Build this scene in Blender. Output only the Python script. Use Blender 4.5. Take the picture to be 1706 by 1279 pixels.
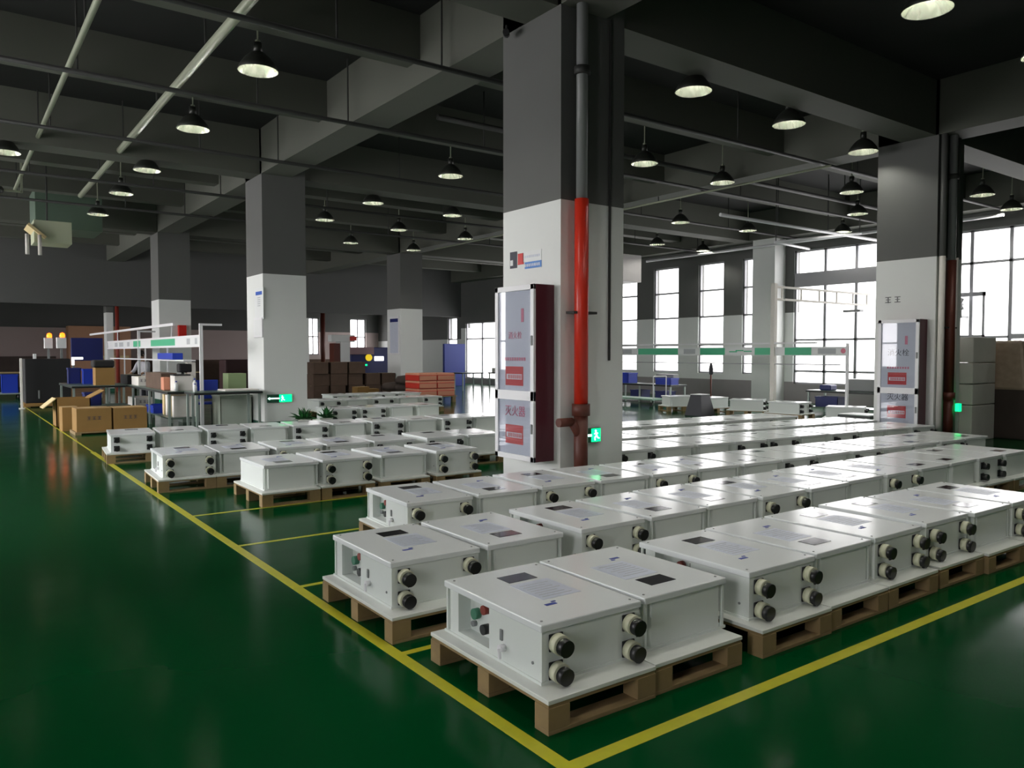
import bpy, bmesh, math, random
from mathutils import Vector, Matrix
random.seed(7)
PI = math.pi
for o in list(bpy.data.objects): bpy.data.objects.remove(o)
SC = bpy.context.scene
COL = SC.collection

# ------------------------------------------------------------ camera, world, exposure
cd = bpy.data.cameras.new('camera'); cam = bpy.data.objects.new('camera', cd); COL.objects.link(cam)
cd.sensor_width = 36; cd.sensor_fit = 'HORIZONTAL'; cd.lens = 36 * 1292 / 1706
cam.location = (0, 0, 1.5); cam.rotation_euler = (math.radians(90 - 2.2826), 0, -math.radians(36.2187))
cd.clip_start = 0.05; cd.clip_end = 300
SC.camera = cam
SC.view_settings.view_transform = 'Standard'; SC.view_settings.look = 'None'
SC.view_settings.exposure = 1.6; SC.view_settings.gamma = 1; SC.view_settings.use_curve_mapping = False
w = bpy.data.worlds.new('sky'); SC.world = w; w.use_nodes = True
nt = w.node_tree; bg = nt.nodes['Background']
SKY = 5.0
geo = nt.nodes.new('ShaderNodeTexCoord'); sep = nt.nodes.new('ShaderNodeSeparateXYZ'); rmp = nt.nodes.new('ShaderNodeValToRGB')
nt.links.new(geo.outputs['Generated'], sep.inputs[0]); nt.links.new(sep.outputs['Z'], rmp.inputs[0]); nt.links.new(rmp.outputs[0], bg.inputs[0])
rmp.color_ramp.elements[0].position = 0.0; rmp.color_ramp.elements[0].color = (.62, .60, .60, 1)
rmp.color_ramp.elements[1].position = 0.25; rmp.color_ramp.elements[1].color = (1.0, .985, 1.0, 1)
mrx = nt.nodes.new('ShaderNodeMapRange'); mrx.inputs[1].default_value = -.6; mrx.inputs[2].default_value = .6   # the sky is brighter on the left hand side of the building
mrx.inputs[3].default_value = SKY; mrx.inputs[4].default_value = SKY * .5
nt.links.new(sep.outputs['X'], mrx.inputs[0]); nt.links.new(mrx.outputs[0], bg.inputs[1])
SC.cycles.use_denoising = True
SC.cycles.max_bounces = 8; SC.cycles.diffuse_bounces = 5; SC.cycles.glossy_bounces = 4; SC.cycles.transparent_max_bounces = 12
SC.cycles.caustics_reflective = False; SC.cycles.caustics_refractive = False
SC.cycles.sample_clamp_indirect = 6

# ------------------------------------------------------------ materials
def mat(name, col, rough=.6, metal=0, spec=.5, emit=None, es=0, noise=0, nscale=6, bump=0):
    m = bpy.data.materials.new(name); m.use_nodes = True
    n = m.node_tree.nodes; l = m.node_tree.links; b = n['Principled BSDF']
    b.inputs['Base Color'].default_value = (*col, 1); b.inputs['Roughness'].default_value = rough
    b.inputs['Metallic'].default_value = metal; b.inputs['Specular IOR Level'].default_value = spec
    if emit: b.inputs['Emission Color'].default_value = (*emit, 1); b.inputs['Emission Strength'].default_value = es
    if noise or bump:
        tc = n.new('ShaderNodeTexCoord'); nz = n.new('ShaderNodeTexNoise'); nz.inputs['Scale'].default_value = nscale; nz.inputs['Detail'].default_value = 5
        l.new(tc.outputs['Object'], nz.inputs['Vector'])
        if noise:
            mx = n.new('ShaderNodeMix'); mx.data_type = 'RGBA'
            mx.inputs[6].default_value = (*[c * (1 - noise) for c in col], 1); mx.inputs[7].default_value = (*[min(1, c * (1 + noise)) for c in col], 1)
            l.new(nz.outputs['Fac'], mx.inputs[0]); l.new(mx.outputs[2], b.inputs['Base Color'])
        if bump:
            bp = n.new('ShaderNodeBump'); bp.inputs['Strength'].default_value = bump; bp.inputs['Distance'].default_value = .01
            l.new(nz.outputs['Fac'], bp.inputs['Height']); l.new(bp.outputs[0], b.inputs['Normal'])
    return m
def glassmat(name, tint=(1, 1, 1), refl=1.0):
    m = bpy.data.materials.new(name); m.use_nodes = True; n = m.node_tree.nodes; l = m.node_tree.links; n.clear()
    o = n.new('ShaderNodeOutputMaterial'); mx = n.new('ShaderNodeMixShader'); t = n.new('ShaderNodeBsdfTransparent'); g = n.new('ShaderNodeBsdfGlossy'); f = n.new('ShaderNodeFresnel')
    t.inputs[0].default_value = (*tint, 1); g.inputs['Roughness'].default_value = .02; ge = n.new('ShaderNodeNewGeometry'); mi = n.new('ShaderNodeMapRange'); mi.inputs[3].default_value = 1.5; mi.inputs[4].default_value = 1 / 1.5; l.new(ge.outputs['Backfacing'], mi.inputs[0]); l.new(mi.outputs[0], f.inputs[0])
    mm = n.new('ShaderNodeMath'); mm.operation = 'MULTIPLY'; mm.inputs[1].default_value = refl; l.new(f.outputs[0], mm.inputs[0])
    l.new(mm.outputs[0], mx.inputs[0]); l.new(t.outputs[0], mx.inputs[1]); l.new(g.outputs[0], mx.inputs[2]); l.new(mx.outputs[0], o.inputs[0]); return m
M = dict(
    white=mat('white_paint', (.74, .76, .74), .55, noise=.03, nscale=1.5),
    grey=mat('dark_grey_paint', (.115, .118, .112), .75, noise=.12, nscale=.8),
    dado=mat('grey_dado_paint', (.30, .28, .28), .6, noise=.05),
    ceil=mat('charcoal_ceiling_paint', (.010, .011, .010), .85, noise=.15, nscale=.6),
    beam=mat('grey_beam_paint', (.095, .10, .082), .75, noise=.12, nscale=.7),
    fascia=mat('fascia_grey_paint', (.085, .088, .085), .75, noise=.08, nscale=.4),
    base=mat('dark_green_skirting', (.02, .10, .06), .4),
    shell=mat('powder_coated_white_metal', (.72, .76, .73), .42, noise=.02, nscale=3),
    lid=mat('glossy_white_lid', (.75, .78, .78), .17, spec=.2),
    board=mat('white_laminate_board', (.74, .76, .72), .35, noise=.03),
    wood=mat('pallet_wood', (.27, .185, .085), .75, noise=.35, nscale=9, bump=.3),
    black=mat('black_plastic', (.010, .011, .012), .35),
    blackm=mat('matt_black_metal', (.007, .007, .008), .7),
    cream=mat('cream_plastic_ring', (.70, .70, .52), .4),
    screen=mat('dark_display_window', (.02, .02, .024), .12),
    label=mat('bluish_white_sheet', (.58, .62, .72), .35, noise=.10, nscale=18),
    blue=mat('blue_ink', (.03, .05, .30), .5),
    ink=mat('dark_ink', (.05, .05, .07), .6),
    redink=mat('red_ink', (.60, .03, .03), .5),
    pinkink=mat('pink_ink', (.70, .20, .28), .5),
    maroon=mat('maroon_steel', (.085, .012, .022), .35),
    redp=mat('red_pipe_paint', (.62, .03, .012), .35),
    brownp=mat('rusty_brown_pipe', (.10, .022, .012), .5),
    greyp=mat('grey_pipe_paint', (.22, .23, .23), .4),
    pipe=mat('pale_galvanised_pipe', (.36, .39, .29), .4, metal=.3),
    dpipe=mat('dark_conduit', (.028, .029, .027), .6, metal=0),
    alu=mat('white_aluminium_frame', (.78, .78, .80), .35),
    wframe=mat('grey_window_frame', (.36, .36, .38), .5),
    glass=glassmat('clear_window_glass'), cglass=glassmat('cabinet_glass', (.93, .94, .97), 1.3),
    frost=mat('white_cabinet_lining', (.62, .64, .68), .5),
    yellow=mat('yellow_floor_paint', (.55, .53, .03), .3, noise=.15, nscale=14),
    green_e=mat('green_sign_light', (.0, .3, .15), .4, emit=(.0, 1, .22), es=.75),
    white_e=mat('white_sign_light', (.8, .9, .9), .4, emit=(.5, 1, .8), es=1.2),
    lampi=mat('lamp_reflector', (.50, .53, .42), .22, metal=.9),
    lampo=mat('lamp_shade_outer', (.03, .033, .028), .4, metal=.3),
    bulb=mat('lamp_bulb', (1, 1, .9), .3, emit=(1, .98, .90), es=110),
    orange_e=mat('orange_beacon_light', (1, .2, .02), .3, emit=(1, .10, .005), es=2.2),
    white_l=mat('lit_white_display', (.9, .9, .9), .4, emit=(1, 1, 1), es=.5),
    yell_e=mat('yellow_display', (.8, .6, .02), .4, emit=(1, .7, .02), es=.2),
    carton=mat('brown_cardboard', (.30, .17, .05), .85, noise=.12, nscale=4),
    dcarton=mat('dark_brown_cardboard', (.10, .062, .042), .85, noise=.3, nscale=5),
    flap=mat('pale_cardboard_flap', (.70, .56, .30), .8),
    bluep=mat('blue_plastic', (.015, .045, .42), .35),
    navy=mat('navy_blue_steel', (.012, .02, .13), .4),
    bench=mat('green_grey_worktop', (.09, .13, .11), .3),
    edge=mat('dark_bench_edge', (.012, .014, .014), .4),
    leg=mat('bench_leg_metal', (.36, .42, .39), .4, metal=.4),
    greensign=mat('green_sign_panel', (.06, .46, .24), .4),
    signw=mat('white_sign_panel', (.74, .76, .76), .4),
    signg=mat('grey_sign_print', (.42, .44, .46), .5),
    redbox=mat('red_printed_carton', (.58, .035, .02), .5),
    salmon=mat('salmon_cardboard', (.62, .26, .16), .7),
    foam=mat('white_foam', (.74, .71, .66), .8, noise=.06),
    wrap=mat('plastic_wrap', (.42, .32, .24), .25, noise=.3, nscale=9),
    brown=mat('dark_stack_brown', (.06, .043, .036), .8, noise=.3, nscale=3),
    leaf=mat('plant_leaf', (.02, .13, .03), .5),
    pot=mat('pale_plant_pot', (.42, .44, .38), .5),
    skin=mat('skin', (.50, .29, .19), .5), hair=mat('black_hair', (.01, .008, .008), .6),
    shirt=mat('grey_shirt', (.42, .42, .45), .8), trousers=mat('dark_trousers', (.03, .03, .04), .8),
    pinkwall=mat('pale_pink_panel', (.52, .42, .40), .7, noise=.05, nscale=1), peach=mat('peach_panel', (.55, .30, .18), .7),
    coneg=mat('charcoal_plastic', (.045, .045, .055), .5),
    dullred=mat('dull_red_knob', (.22, .03, .02), .5), dullgreen=mat('dull_green_socket', (.05, .20, .12), .5),
    warmred=mat('red_enamel', (.62, .02, .015), .4),
)
# epoxy floor: green paint with soft mirror gloss, slight dirt variation
fm = bpy.data.materials.new('green_epoxy_floor'); fm.use_nodes = True
n = fm.node_tree.nodes; l = fm.node_tree.links; b = n['Principled BSDF']
tc = n.new('ShaderNodeTexCoord'); nz = n.new('ShaderNodeTexNoise'); nz.inputs['Scale'].default_value = .35; nz.inputs['Detail'].default_value = 6
l.new(tc.outputs['Object'], nz.inputs['Vector'])
cr = n.new('ShaderNodeValToRGB'); cr.color_ramp.elements[0].position = .35; cr.color_ramp.elements[0].color = (.0002, .048, .011, 1)
cr.color_ramp.elements[1].position = .7; cr.color_ramp.elements[1].color = (.0003, .068, .017, 1)
l.new(nz.outputs['Fac'], cr.inputs[0]); l.new(cr.outputs[0], b.inputs['Base Color'])
nz2 = n.new('ShaderNodeTexNoise'); nz2.inputs['Scale'].default_value = 1.1; nz2.inputs['Detail'].default_value = 4; l.new(tc.outputs['Object'], nz2.inputs['Vector'])
mr = n.new('ShaderNodeMapRange'); mr.inputs[3].default_value = .09; mr.inputs[4].default_value = .20; l.new(nz2.outputs['Fac'], mr.inputs[0]); l.new(mr.outputs[0], b.inputs['Roughness'])
b.inputs['Specular IOR Level'].default_value = .07
nz3 = n.new('ShaderNodeTexNoise'); nz3.inputs['Scale'].default_value = 2.4; l.new(tc.outputs['Object'], nz3.inputs['Vector'])
bp = n.new('ShaderNodeBump'); bp.inputs['Strength'].default_value = .06; bp.inputs['Distance'].default_value = .02; l.new(nz3.outputs['Fac'], bp.inputs['Height']); l.new(bp.outputs[0], b.inputs['Normal'])
M['floor'] = fm

# ------------------------------------------------------------ mesh helpers
class MB:
    def __init__(s): s.bm = bmesh.new(); s.mats = []
    def mi(s, m):
        if m not in s.mats: s.mats.append(m)
        return s.mats.index(m)
    def box(s, x0, x1, y0, y1, z0, z1, m, bev=0, T=None, top=None):
        b = s.bm; k = s.mi(m)
        c = [(x0, y0, z0), (x1, y0, z0), (x1, y1, z0), (x0, y1, z0), (x0, y0, z1), (x1, y0, z1), (x1, y1, z1), (x0, y1, z1)]
        if top is not None:
            cx, cy = (x0 + x1) / 2, (y0 + y1) / 2
            c[4:] = [(cx + (x - cx) * top, cy + (y - cy) * top, z) for x, y, z in c[4:]]
        vs = [b.verts.new(T @ Vector(p) if T else p) for p in c]
        fs = [b.faces.new([vs[i] for i in q]) for q in ((3, 2, 1, 0), (4, 5, 6, 7), (0, 1, 5, 4), (1, 2, 6, 5), (2, 3, 7, 6), (3, 0, 4, 7))]
        for f in fs: f.material_index = k
        if bev:
            es = list({e for f in fs for e in f.edges})
            r = bmesh.ops.bevel(b, geom=es, offset=bev, segments=2, profile=.5, affect='EDGES')
            for f in r['faces']: f.material_index = k
        return s
    def cyl(s, p0, p1, r, m, n=16, r1=None, caps=True):
        p0 = Vector(p0); p1 = Vector(p1); r1 = r if r1 is None else r1; k = s.mi(m)
        d = (p1 - p0).normalized(); a = d.orthogonal().normalized(); c = d.cross(a)
        A = []; B = []
        for i in range(n):
            t = 2 * PI * i / n; v = a * math.cos(t) + c * math.sin(t)
            A.append(s.bm.verts.new(p0 + v * r)); B.append(s.bm.verts.new(p1 + v * r1))
        for i in range(n):
            j = (i + 1) % n; f = s.bm.faces.new((A[i], A[j], B[j], B[i])); f.material_index = k; f.smooth = n > 8
        if caps:
            f = s.bm.faces.new(A[::-1]); f.material_index = k; f = s.bm.faces.new(B); f.material_index = k
        return s
    def lathe(s, prof, m, n=24, c=(0, 0, 0)):
        k = s.mi(m); rings = []
        for r, z in prof:
            rings.append([s.bm.verts.new((c[0] + r * math.cos(2 * PI * i / n), c[1] + r * math.sin(2 * PI * i / n), c[2] + z)) for i in range(n)] if r > 1e-5 else [s.bm.verts.new((c[0], c[1], c[2] + z))])
        for a, b2 in zip(rings, rings[1:]):
            for i in range(n):
                j = (i + 1) % n
                if len(a) == 1 and len(b2) == 1: continue
                if len(a) == 1: vs = (a[0], b2[j], b2[i])
                elif len(b2) == 1: vs = (a[i], a[j], b2[0])
                else: vs = (a[i], a[j], b2[j], b2[i])
                f = s.bm.faces.new(vs); f.material_index = k; f.smooth = True
        return s
    def poly(s, pts, z0, z1, m):
        k = s.mi(m); A = [s.bm.verts.new((x, y, z0)) for x, y in pts]; B = [s.bm.verts.new((x, y, z1)) for x, y in pts]; N = len(pts)
        for i in range(N):
            j = (i + 1) % N; f = s.bm.faces.new((A[i], A[j], B[j], B[i])); f.material_index = k
        f = s.bm.faces.new(A[::-1]); f.material_index = k; f = s.bm.faces.new(B); f.material_index = k
        return s
    def build(s, name, parent=None, loc=None, rz=0):
        me = bpy.data.meshes.new(name); bmesh.ops.recalc_face_normals(s.bm, faces=s.bm.faces)
        s.bm.to_mesh(me); s.bm.free()
        for m in s.mats: me.materials.append(m)
        o = bpy.data.objects.new(name, me); COL.objects.link(o)
        if parent: o.parent = parent
        if loc: o.location = loc
        if rz: o.rotation_euler.z = rz
        return o
def tag(o, label=None, cat=None, group=None, kind=None):
    if label: o['label'] = label
    if cat: o['category'] = cat
    if group: o['group'] = group
    if kind: o['kind'] = kind
    return o
def thing(name, label, cat, loc=(0, 0, 0), rz=0, group=None):
    o = bpy.data.objects.new(name, None); COL.objects.link(o); o.location = loc; o.rotation_euler.z = rz; o.empty_display_size = .1
    return tag(o, label, cat, group)
def struct(name, mb, label=None, loc=None):
    return tag(mb.build(name, loc=loc), label, None, None, 'structure')
KIDS = {}
def copy_tree(o, parent=None):
    c = o.copy(); COL.objects.link(c); c.parent = parent
    for ch in list(o.children): copy_tree(ch, c)
    return c
def textpart(body, size, m, parent, loc, rot, name='lettering', depth=.001, sx=1):
    cu = bpy.data.curves.new(name, 'FONT'); cu.body = body; cu.size = size; cu.align_x = 'CENTER'; cu.align_y = 'CENTER'; cu.extrude = depth
    t = bpy.data.objects.new(name, cu); COL.objects.link(t)
    bpy.context.view_layer.update()
    me = bpy.data.meshes.new_from_object(t.evaluated_get(bpy.context.evaluated_depsgraph_get()))
    bpy.data.objects.remove(t); me.materials.clear(); me.materials.append(m)
    o = bpy.data.objects.new(name, me); COL.objects.link(o); o.parent = parent; o.location = loc; o.rotation_euler = rot; o.scale = (sx, 1, 1)
    return o

# ------------------------------------------------------------ the hall
X0, X1, Y0, Y1, ZC = -5.5, 21.0, -9.0, 42.5, 5.87
YF = 33.0   # plane of the far fascia
struct('floor', MB().box(X0 - .3, X1 + .3, Y0 - .3, Y1 + .3, -.2, 0, M['floor']))
struct('ceiling', MB().box(X0 - .3, X1 + .3, Y0 - .3, YF + .2, ZC, ZC + .2, M['ceil']))

def wall_X(name, xw, thick, y0, y1, openings, bands, z1=ZC):
    """wall in plane X=xw, thickness away from the room; openings (ya,yb,za,zb); bands [(z,mat)] from below"""
    mb = MB(); xa, xb = (xw, xw + thick) if thick > 0 else (xw + thick, xw)
    ys = sorted({y0, y1, *[o[0] for o in openings], *[o[1] for o in openings]})
    zs = sorted({0, z1, *[o[2] for o in openings], *[o[3] for o in openings], *[b[0] for b in bands if b[0] < z1]})
    def m_at(z):
        for t, m in bands:
            if z < t: return m
        return bands[-1][1]
    for a, b_ in zip(ys, ys[1:]):
        for c, d in zip(zs, zs[1:]):
            if any(o[0] <= a and b_ <= o[1] and o[2] <= c and d <= o[3] for o in openings): continue
            mb.box(xa, xb, a, b_, c, d, m_at((c + d) / 2))
    struct(name, mb)
WN = [0]
def window_X(xw, y0, y1, z0, z1, ymull, zbars, wide=None, portal=True, side=1):
    WN[0] += 1
    mb = MB(); t = .05; xa, xb = xw + .06 * side, xw + .14 * side
    xa, xb = min(xa, xb), max(xa, xb)
    mb.box(xa, xb, y0, y0 + t, z0, z1, M['wframe']).box(xa, xb, y1 - t, y1, z0, z1, M['wframe']).box(xa, xb, y0, y1, z0, z0 + t, M['wframe']).box(xa, xb, y0, y1, z1 - t, z1, M['wframe'])
    for y in ymull: mb.box(xa, xb, y - .04, y + .04, z0, z1, M['wframe'])
    for z in zbars: mb.box(xa, xb, y0, y1, z - .03, z + .03, M['wframe'])
    if wide:
        for (ya, yb, za, zb) in wide: mb.box(xa - .04, xb, ya, yb, za, zb, M['wframe'])
    f = tag(mb.build('window_%d' % WN[0]), None, None, None, 'structure')
    MB().box((xa + xb) / 2 - .003, (xa + xb) / 2 + .003, y0 + .02, y1 - .02, z0 + .02, z1 - .02, M['glass']).build('glass_pane', f)
    if portal:
        ld = bpy.data.lights.new('daylight_portal', 'AREA'); ld.shape = 'RECTANGLE'; ld.size = z1 - z0; ld.size_y = y1 - y0; ld.cycles.is_portal = True
        lo = bpy.data.objects.new('daylight_portal', ld); COL.objects.link(lo); lo.location = (xw + .2 * side, (y0 + y1) / 2, (z0 + z1) / 2)
        lo.rotation_euler = (0, PI / 2 * side, 0)
# right wall
R_OP = [(7.0, 14.1, .56, 4.6), (15.45, 16.0, .82, 4.55), (16.75, 17.82, .82, 4.55), (18.72, 19.9, .82, 4.55), (20.75, 21.9, .82, 4.55), (22.75, 23.9, .82, 4.55), (24.9, 29.2, .7, 4.5), (29.9, 32.6, .25, 3.0)]
wall_X('wall_right', X1, .3, Y0, YF, R_OP, [(.62, M['dado']), (2.74, M['white']), (99, M['grey'])])
window_X(X1, 7.0, 14.1, .56, 4.6, [8.15, 9.05, 10.05, 11.1, 12.13, 13.1], [.95, 1.9, 3.77], wide=[(11.1, 14.1, 3.5, 3.92), (7, 8.15, 1.85, 1.97)])
for a in R_OP[1:6]: window_X(X1, *a, [], [1.78, 2.74, 3.63])
window_X(X1, *R_OP[6], [26, 27, 28], [1.78, 2.74, 3.63])
window_X(X1, *R_OP[7], [31.2], [2.2])
# left wall, out of frame, with the windows that light the left-hand faces
L_OP = [(-1.0, .6, .9, 4.4), (6.6, 13.6, .9, 4.6), (16.0, 22.6, .9, 4.6), (24.0, 32.0, .9, 4.6)]
wall_X('wall_left', X0, -.3, Y0, YF, L_OP, [(.62, M['dado']), (2.74, M['white']), (99, M['grey'])])
for a in L_OP:
    nm = int((a[1] - a[0]) / 1.05); window_X(X0, *a, [a[0] + (a[1] - a[0]) * k / nm for k in range(1, nm)], [1.9, 3.6], side=-1)
struct('wall_near', MB().box(X0 - .3, X1 + .3, Y0 - .3, Y0, 0, 2.9, M['white']).box(X0 - .3, X1 + .3, Y0 - .3, Y0, 2.9, ZC, M['grey']))
# far side: fascia over a low opening, then the low bay with its own wall
struct('wall_fascia', MB().box(X0 - .3, X1 + .3, YF, YF + .3, 3.3, ZC + .2, M['fascia']))
struct('ceiling_low', MB().box(X0 - .3, X1 + .3, YF + .3, Y1 + .3, 3.9, 4.0, M['ceil']), 'dark ceiling of the low bay beyond the far fascia')
def wall_Y(name, yw, x0, x1, openings, bands, z1):
    mb = MB(); xs = sorted({x0, x1, *[o[0] for o in openings], *[o[1] for o in openings]})
    zs = sorted({0, z1, *[o[2] for o in openings], *[o[3] for o in openings], *[b[0] for b in bands if b[0] < z1]})
    for a, b_ in zip(xs, xs[1:]):
        for c, d in zip(zs, zs[1:]):
            if any(o[0] <= a and b_ <= o[1] and o[2] <= c and d <= o[3] for o in openings): continue
            z = (c + d) / 2; m = next((q for t, q in bands if z < t))
            mb.box(a, b_, yw, yw + .3, c, d, m)
    struct(name, mb)
F_OP = [(16.6, 17.3, 1.4, 3.5), (19.2, 20.2, 1.0, 3.5)]
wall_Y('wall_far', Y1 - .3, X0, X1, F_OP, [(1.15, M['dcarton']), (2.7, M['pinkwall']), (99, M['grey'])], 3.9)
for (a, b_, c, d) in F_OP:
    WN[0] += 1; mb = MB(); yy = Y1 - .2
    for q in ((a, a + .06, c, d), (b_ - .06, b_, c, d), (a, b_, c, c + .06), (a, b_, d - .06, d), (a, b_, 2.4, 2.46), ((a + b_) / 2 - .03, (a + b_) / 2 + .03, c, d)): mb.box(q[0], q[1], yy, yy + .08, q[2], q[3], M['wframe'])
    f = tag(mb.build('window_%d' % WN[0]), None, None, None, 'structure')
    MB().box(a + .02, b_ - .02, yy + .037, yy + .043, c + .02, d - .02, M['glass']).build('glass_pane', f)
    ld = bpy.data.lights.new('daylight_portal', 'AREA'); ld.shape = 'RECTANGLE'; ld.size = b_ - a; ld.size_y = d - c; ld.cycles.is_portal = True
    lo = bpy.data.objects.new('daylight_portal', ld); COL.objects.link(lo); lo.location = ((a + b_) / 2, yy + .15, (c + d) / 2); lo.rotation_euler = (-PI / 2, 0, 0)
struct('wall_low_left', MB().box(X0 - .3, X0, YF, Y1 + .3, 0, 3.9, M['white']), 'end wall of the low bay')
LR_OP = [(33.4, 34.3, 1.0, 3.3), (37.6, 41.0, .8, 3.5)]
wall_X('wall_low_right', X1, .3, YF, Y1 + .3, LR_OP, [(2.2, M['white']), (99, M['grey'])], 3.9)
window_X(X1, *LR_OP[0], [], [2.2])
window_X(X1, *LR_OP[1], [38.7, 39.9], [2.2])

# beams
PX = [-2.9, 5.08, 12.95]; PY = [-3.0, 6.1, 15.2, 24.3, 33.35]
for i, x in enumerate(PX):
    struct('trim_%d' % (10 + i), MB().box(x, x + .6, Y0, YF, 5.0, ZC, M['beam']), 'deep concrete ceiling beam running along a pillar row')
struct('trim_13', MB().box(20.4, 21.0, Y0, YF, 5.0, ZC, M['beam']), 'concrete edge beam above the window wall')
k = 20
for y, z, t in [(-3.0, 5.0, .55), (0., 5.3, .35), (3.0, 5.3, .35), (6.15, 5.0, .55), (8.95, 5.3, .35), (11.98, 5.3, .35), (15.3, 5.0, .55), (18.1, 5.3, .35), (21.2, 5.3, .35), (24.4, 5.0, .55), (27.3, 5.3, .35), (30.3, 5.3, .35)]:
    xs = [X0] + [v for x in PX for v in (x, x + .6)] + [20.4]; mb = MB()
    for a, b_ in zip(xs[::2], xs[1::2]): mb.box(a, b_, y, y + t, z, ZC, M['beam'])
    struct('trim_%d' % k, mb, 'concrete cross beam under the ceiling'); k += 1
# pillars
def pillar(x, y, ztop, wx=.88, wy=1.0, upper=M['grey']):
    mb = MB(); mb.box(x - .004, x + wx + .004, y - .004, y + wy + .004, 0, .14, M['base'])
    mb.box(x, x + wx, y, y + wy, 0, 3.06, M['white']); mb.box(x, x + wx, y, y + wy, 3.06, ztop, upper)
    return struct('pillar', mb, 'square concrete pillar, white below and grey above')
for x in PX:
    for y in PY:
        if abs(y - 33.35) < .1: pillar(x, y, 3.9, .24, .6)
        else: pillar(x, y, ZC if y != 33.35 else 3.9)
for y in (6.1, 14.4, 24.3):
    struct('pillar', MB().box(20.45, 21.0, y, y + .8, 0, 5.0, M['white']), 'pale pier standing against the window wall')
# floor paint
mb = MB(); e = .0015
mb.box(1.755, 1.82, 2.065, 13.2, 0, e, M['yellow']).box(1.775, 1.805, 13.2, 27, 0, e, M['yellow']); mb.box(1.82, 13, 2.065, 2.13, 0, e, M['yellow'])
for y in (3.40, 4.78, 6.08, 7.45): mb.box(1.82, 5.0, y - .022, y + .022, 0, e, M['yellow'])
struct('trim_1', mb, 'yellow painted aisle lines on the green floor')

# ------------------------------------------------------------ white equipment boxes on pallets
W2, L2, HB = .275, .385, .25
def make_box(detail):
    r = thing('equipment_box', 'x', 'equipment box')
    nt_ = .04
    full = [(-W2, -L2), (W2, -L2), (W2, L2 - nt_), (W2 - nt_, L2 - nt_), (W2 - nt_, L2), (-W2 + nt_, L2), (-W2 + nt_, L2 - nt_), (-W2, L2 - nt_)]
    cut = full[:7] + [(-W2, L2 - nt_), (-W2, .27), (-W2 + .07, .27), (-W2 + .07, .005), (-W2, .005)]
    mb = MB()
    mb.box(-W2 - .006, W2 + .006, -L2 - .004, L2 + .006, 0, .012, M['shell'])
    if detail: mb.poly(full, .012, .03, M['shell']).poly(cut, .03, .215, M['shell']).poly(full, .215, .222, M['shell'])
    else: mb.poly(full, .012, .222, M['shell'])
    mb.build('body', r)
    MB().box(-W2 - .008, W2 + .008, -L2 - .006, L2 + .008, .218, HB, M['lid'], bev=.005).build('lid', r)
    if detail:
        for s in (-1, 1): MB().box(s * (W2 - .008) - .007, s * (W2 - .008) + .007, L2 - .014, L2 - .001, .012, .22, M['shell']).build('corner_post', r)
    MB().box(-.055, .115, .16, .27, HB, HB + .002, M['screen']).build('display_window', r)
    if detail:
        s_ = MB().box(-.075, .15, -.13, .13, HB, HB + .0012, M['label'])
        for k in range(7): s_.box(-.05, .12 - .02 * (k % 3), -.10 + .03 * k, -.094 + .03 * k, HB + .0012, HB + .0016, M['signg'])
        s_.build('label_sheet', r)
        MB().box(-.11, -.05, -.205, -.185, HB, HB + .0015, M['blue']).box(-.06, -.035, -.175, -.165, HB, HB + .0015, M['blue']).build('blue_sticker', r)
        for sx in (-1, 1):
            for sy in (-1, 1): MB().cyl((sx * .25, sy * .35, HB), (sx * .25, sy * .35, HB + .003), .006, M['greyp'], 8).build('screw', r)
    for sx, z in ((-.205, .165), (-.205, .048), (.205, .165), (.205, .048)):
        p = MB().box(sx - .036, sx + .036, -L2 - .010, -L2, z - .034, z + .040, M['black'], bev=.004)
        if detail:
            p.cyl((sx, -L2 - .01, z), (sx, -L2 - .082, z - .006), .036, M['black'], 20)
            p.cyl((sx, -L2 - .04, z - .006), (sx + .012, -L2 - .06, z - .044), .015, M['black'], 12)
            p = p.build('cable_port', r)
            MB().cyl((sx - .002, -L2 - .014, z + .002), (sx - .004, -L2 - .052, z + .001), .042, M['cream'], 24).build('cream_ring', p)
        else:
            p.cyl((sx, -L2 - .01, z), (sx, -L2 - .065, z), .034, M['black'], 10).build('cable_port', r)
    if detail:
        xr = -W2 + .07
        MB().cyl((xr, .12, .165), (xr - .03, .12, .165), .022, M['dullred'], 16).build('red_switch', r)
        MB().cyl((xr, .20, .125), (xr - .03, .20, .125), .026, M['dullgreen'], 16).build('green_socket', r)
        MB().cyl((xr, .115, .075), (xr - .035, .115, .075), .024, M['black'], 16).build('black_socket', r)
        MB().box(xr - .02, xr, .03, .055, .06, .19, M['black'], bev=.003).build('terminal_strip', r)
        MB().cyl((xr, .225, .07), (xr - .02, .225, .07), .014, M['greyp'], 12).build('cable_gland', r)
        kl = MB().box(-W2 - .008, -W2, -.108, -.088, .10, .15, M['greyp'], bev=.003).build('key_lock', r)
        MB().cyl((-W2, -.118, .075), (-W2 - .03, -.118, .075), .016, M['alu'], 12).cyl((-W2 - .03, -.118, .075), (-W2 - .034, -.13, .035), .008, M['alu'], 8).build('latch_handle', r)
        MB().cyl((-W2, -.325, .075), (-W2 - .004, -.325, .075), .007, M['greyp'], 8).build('side_screw', r)
    return r
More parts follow.
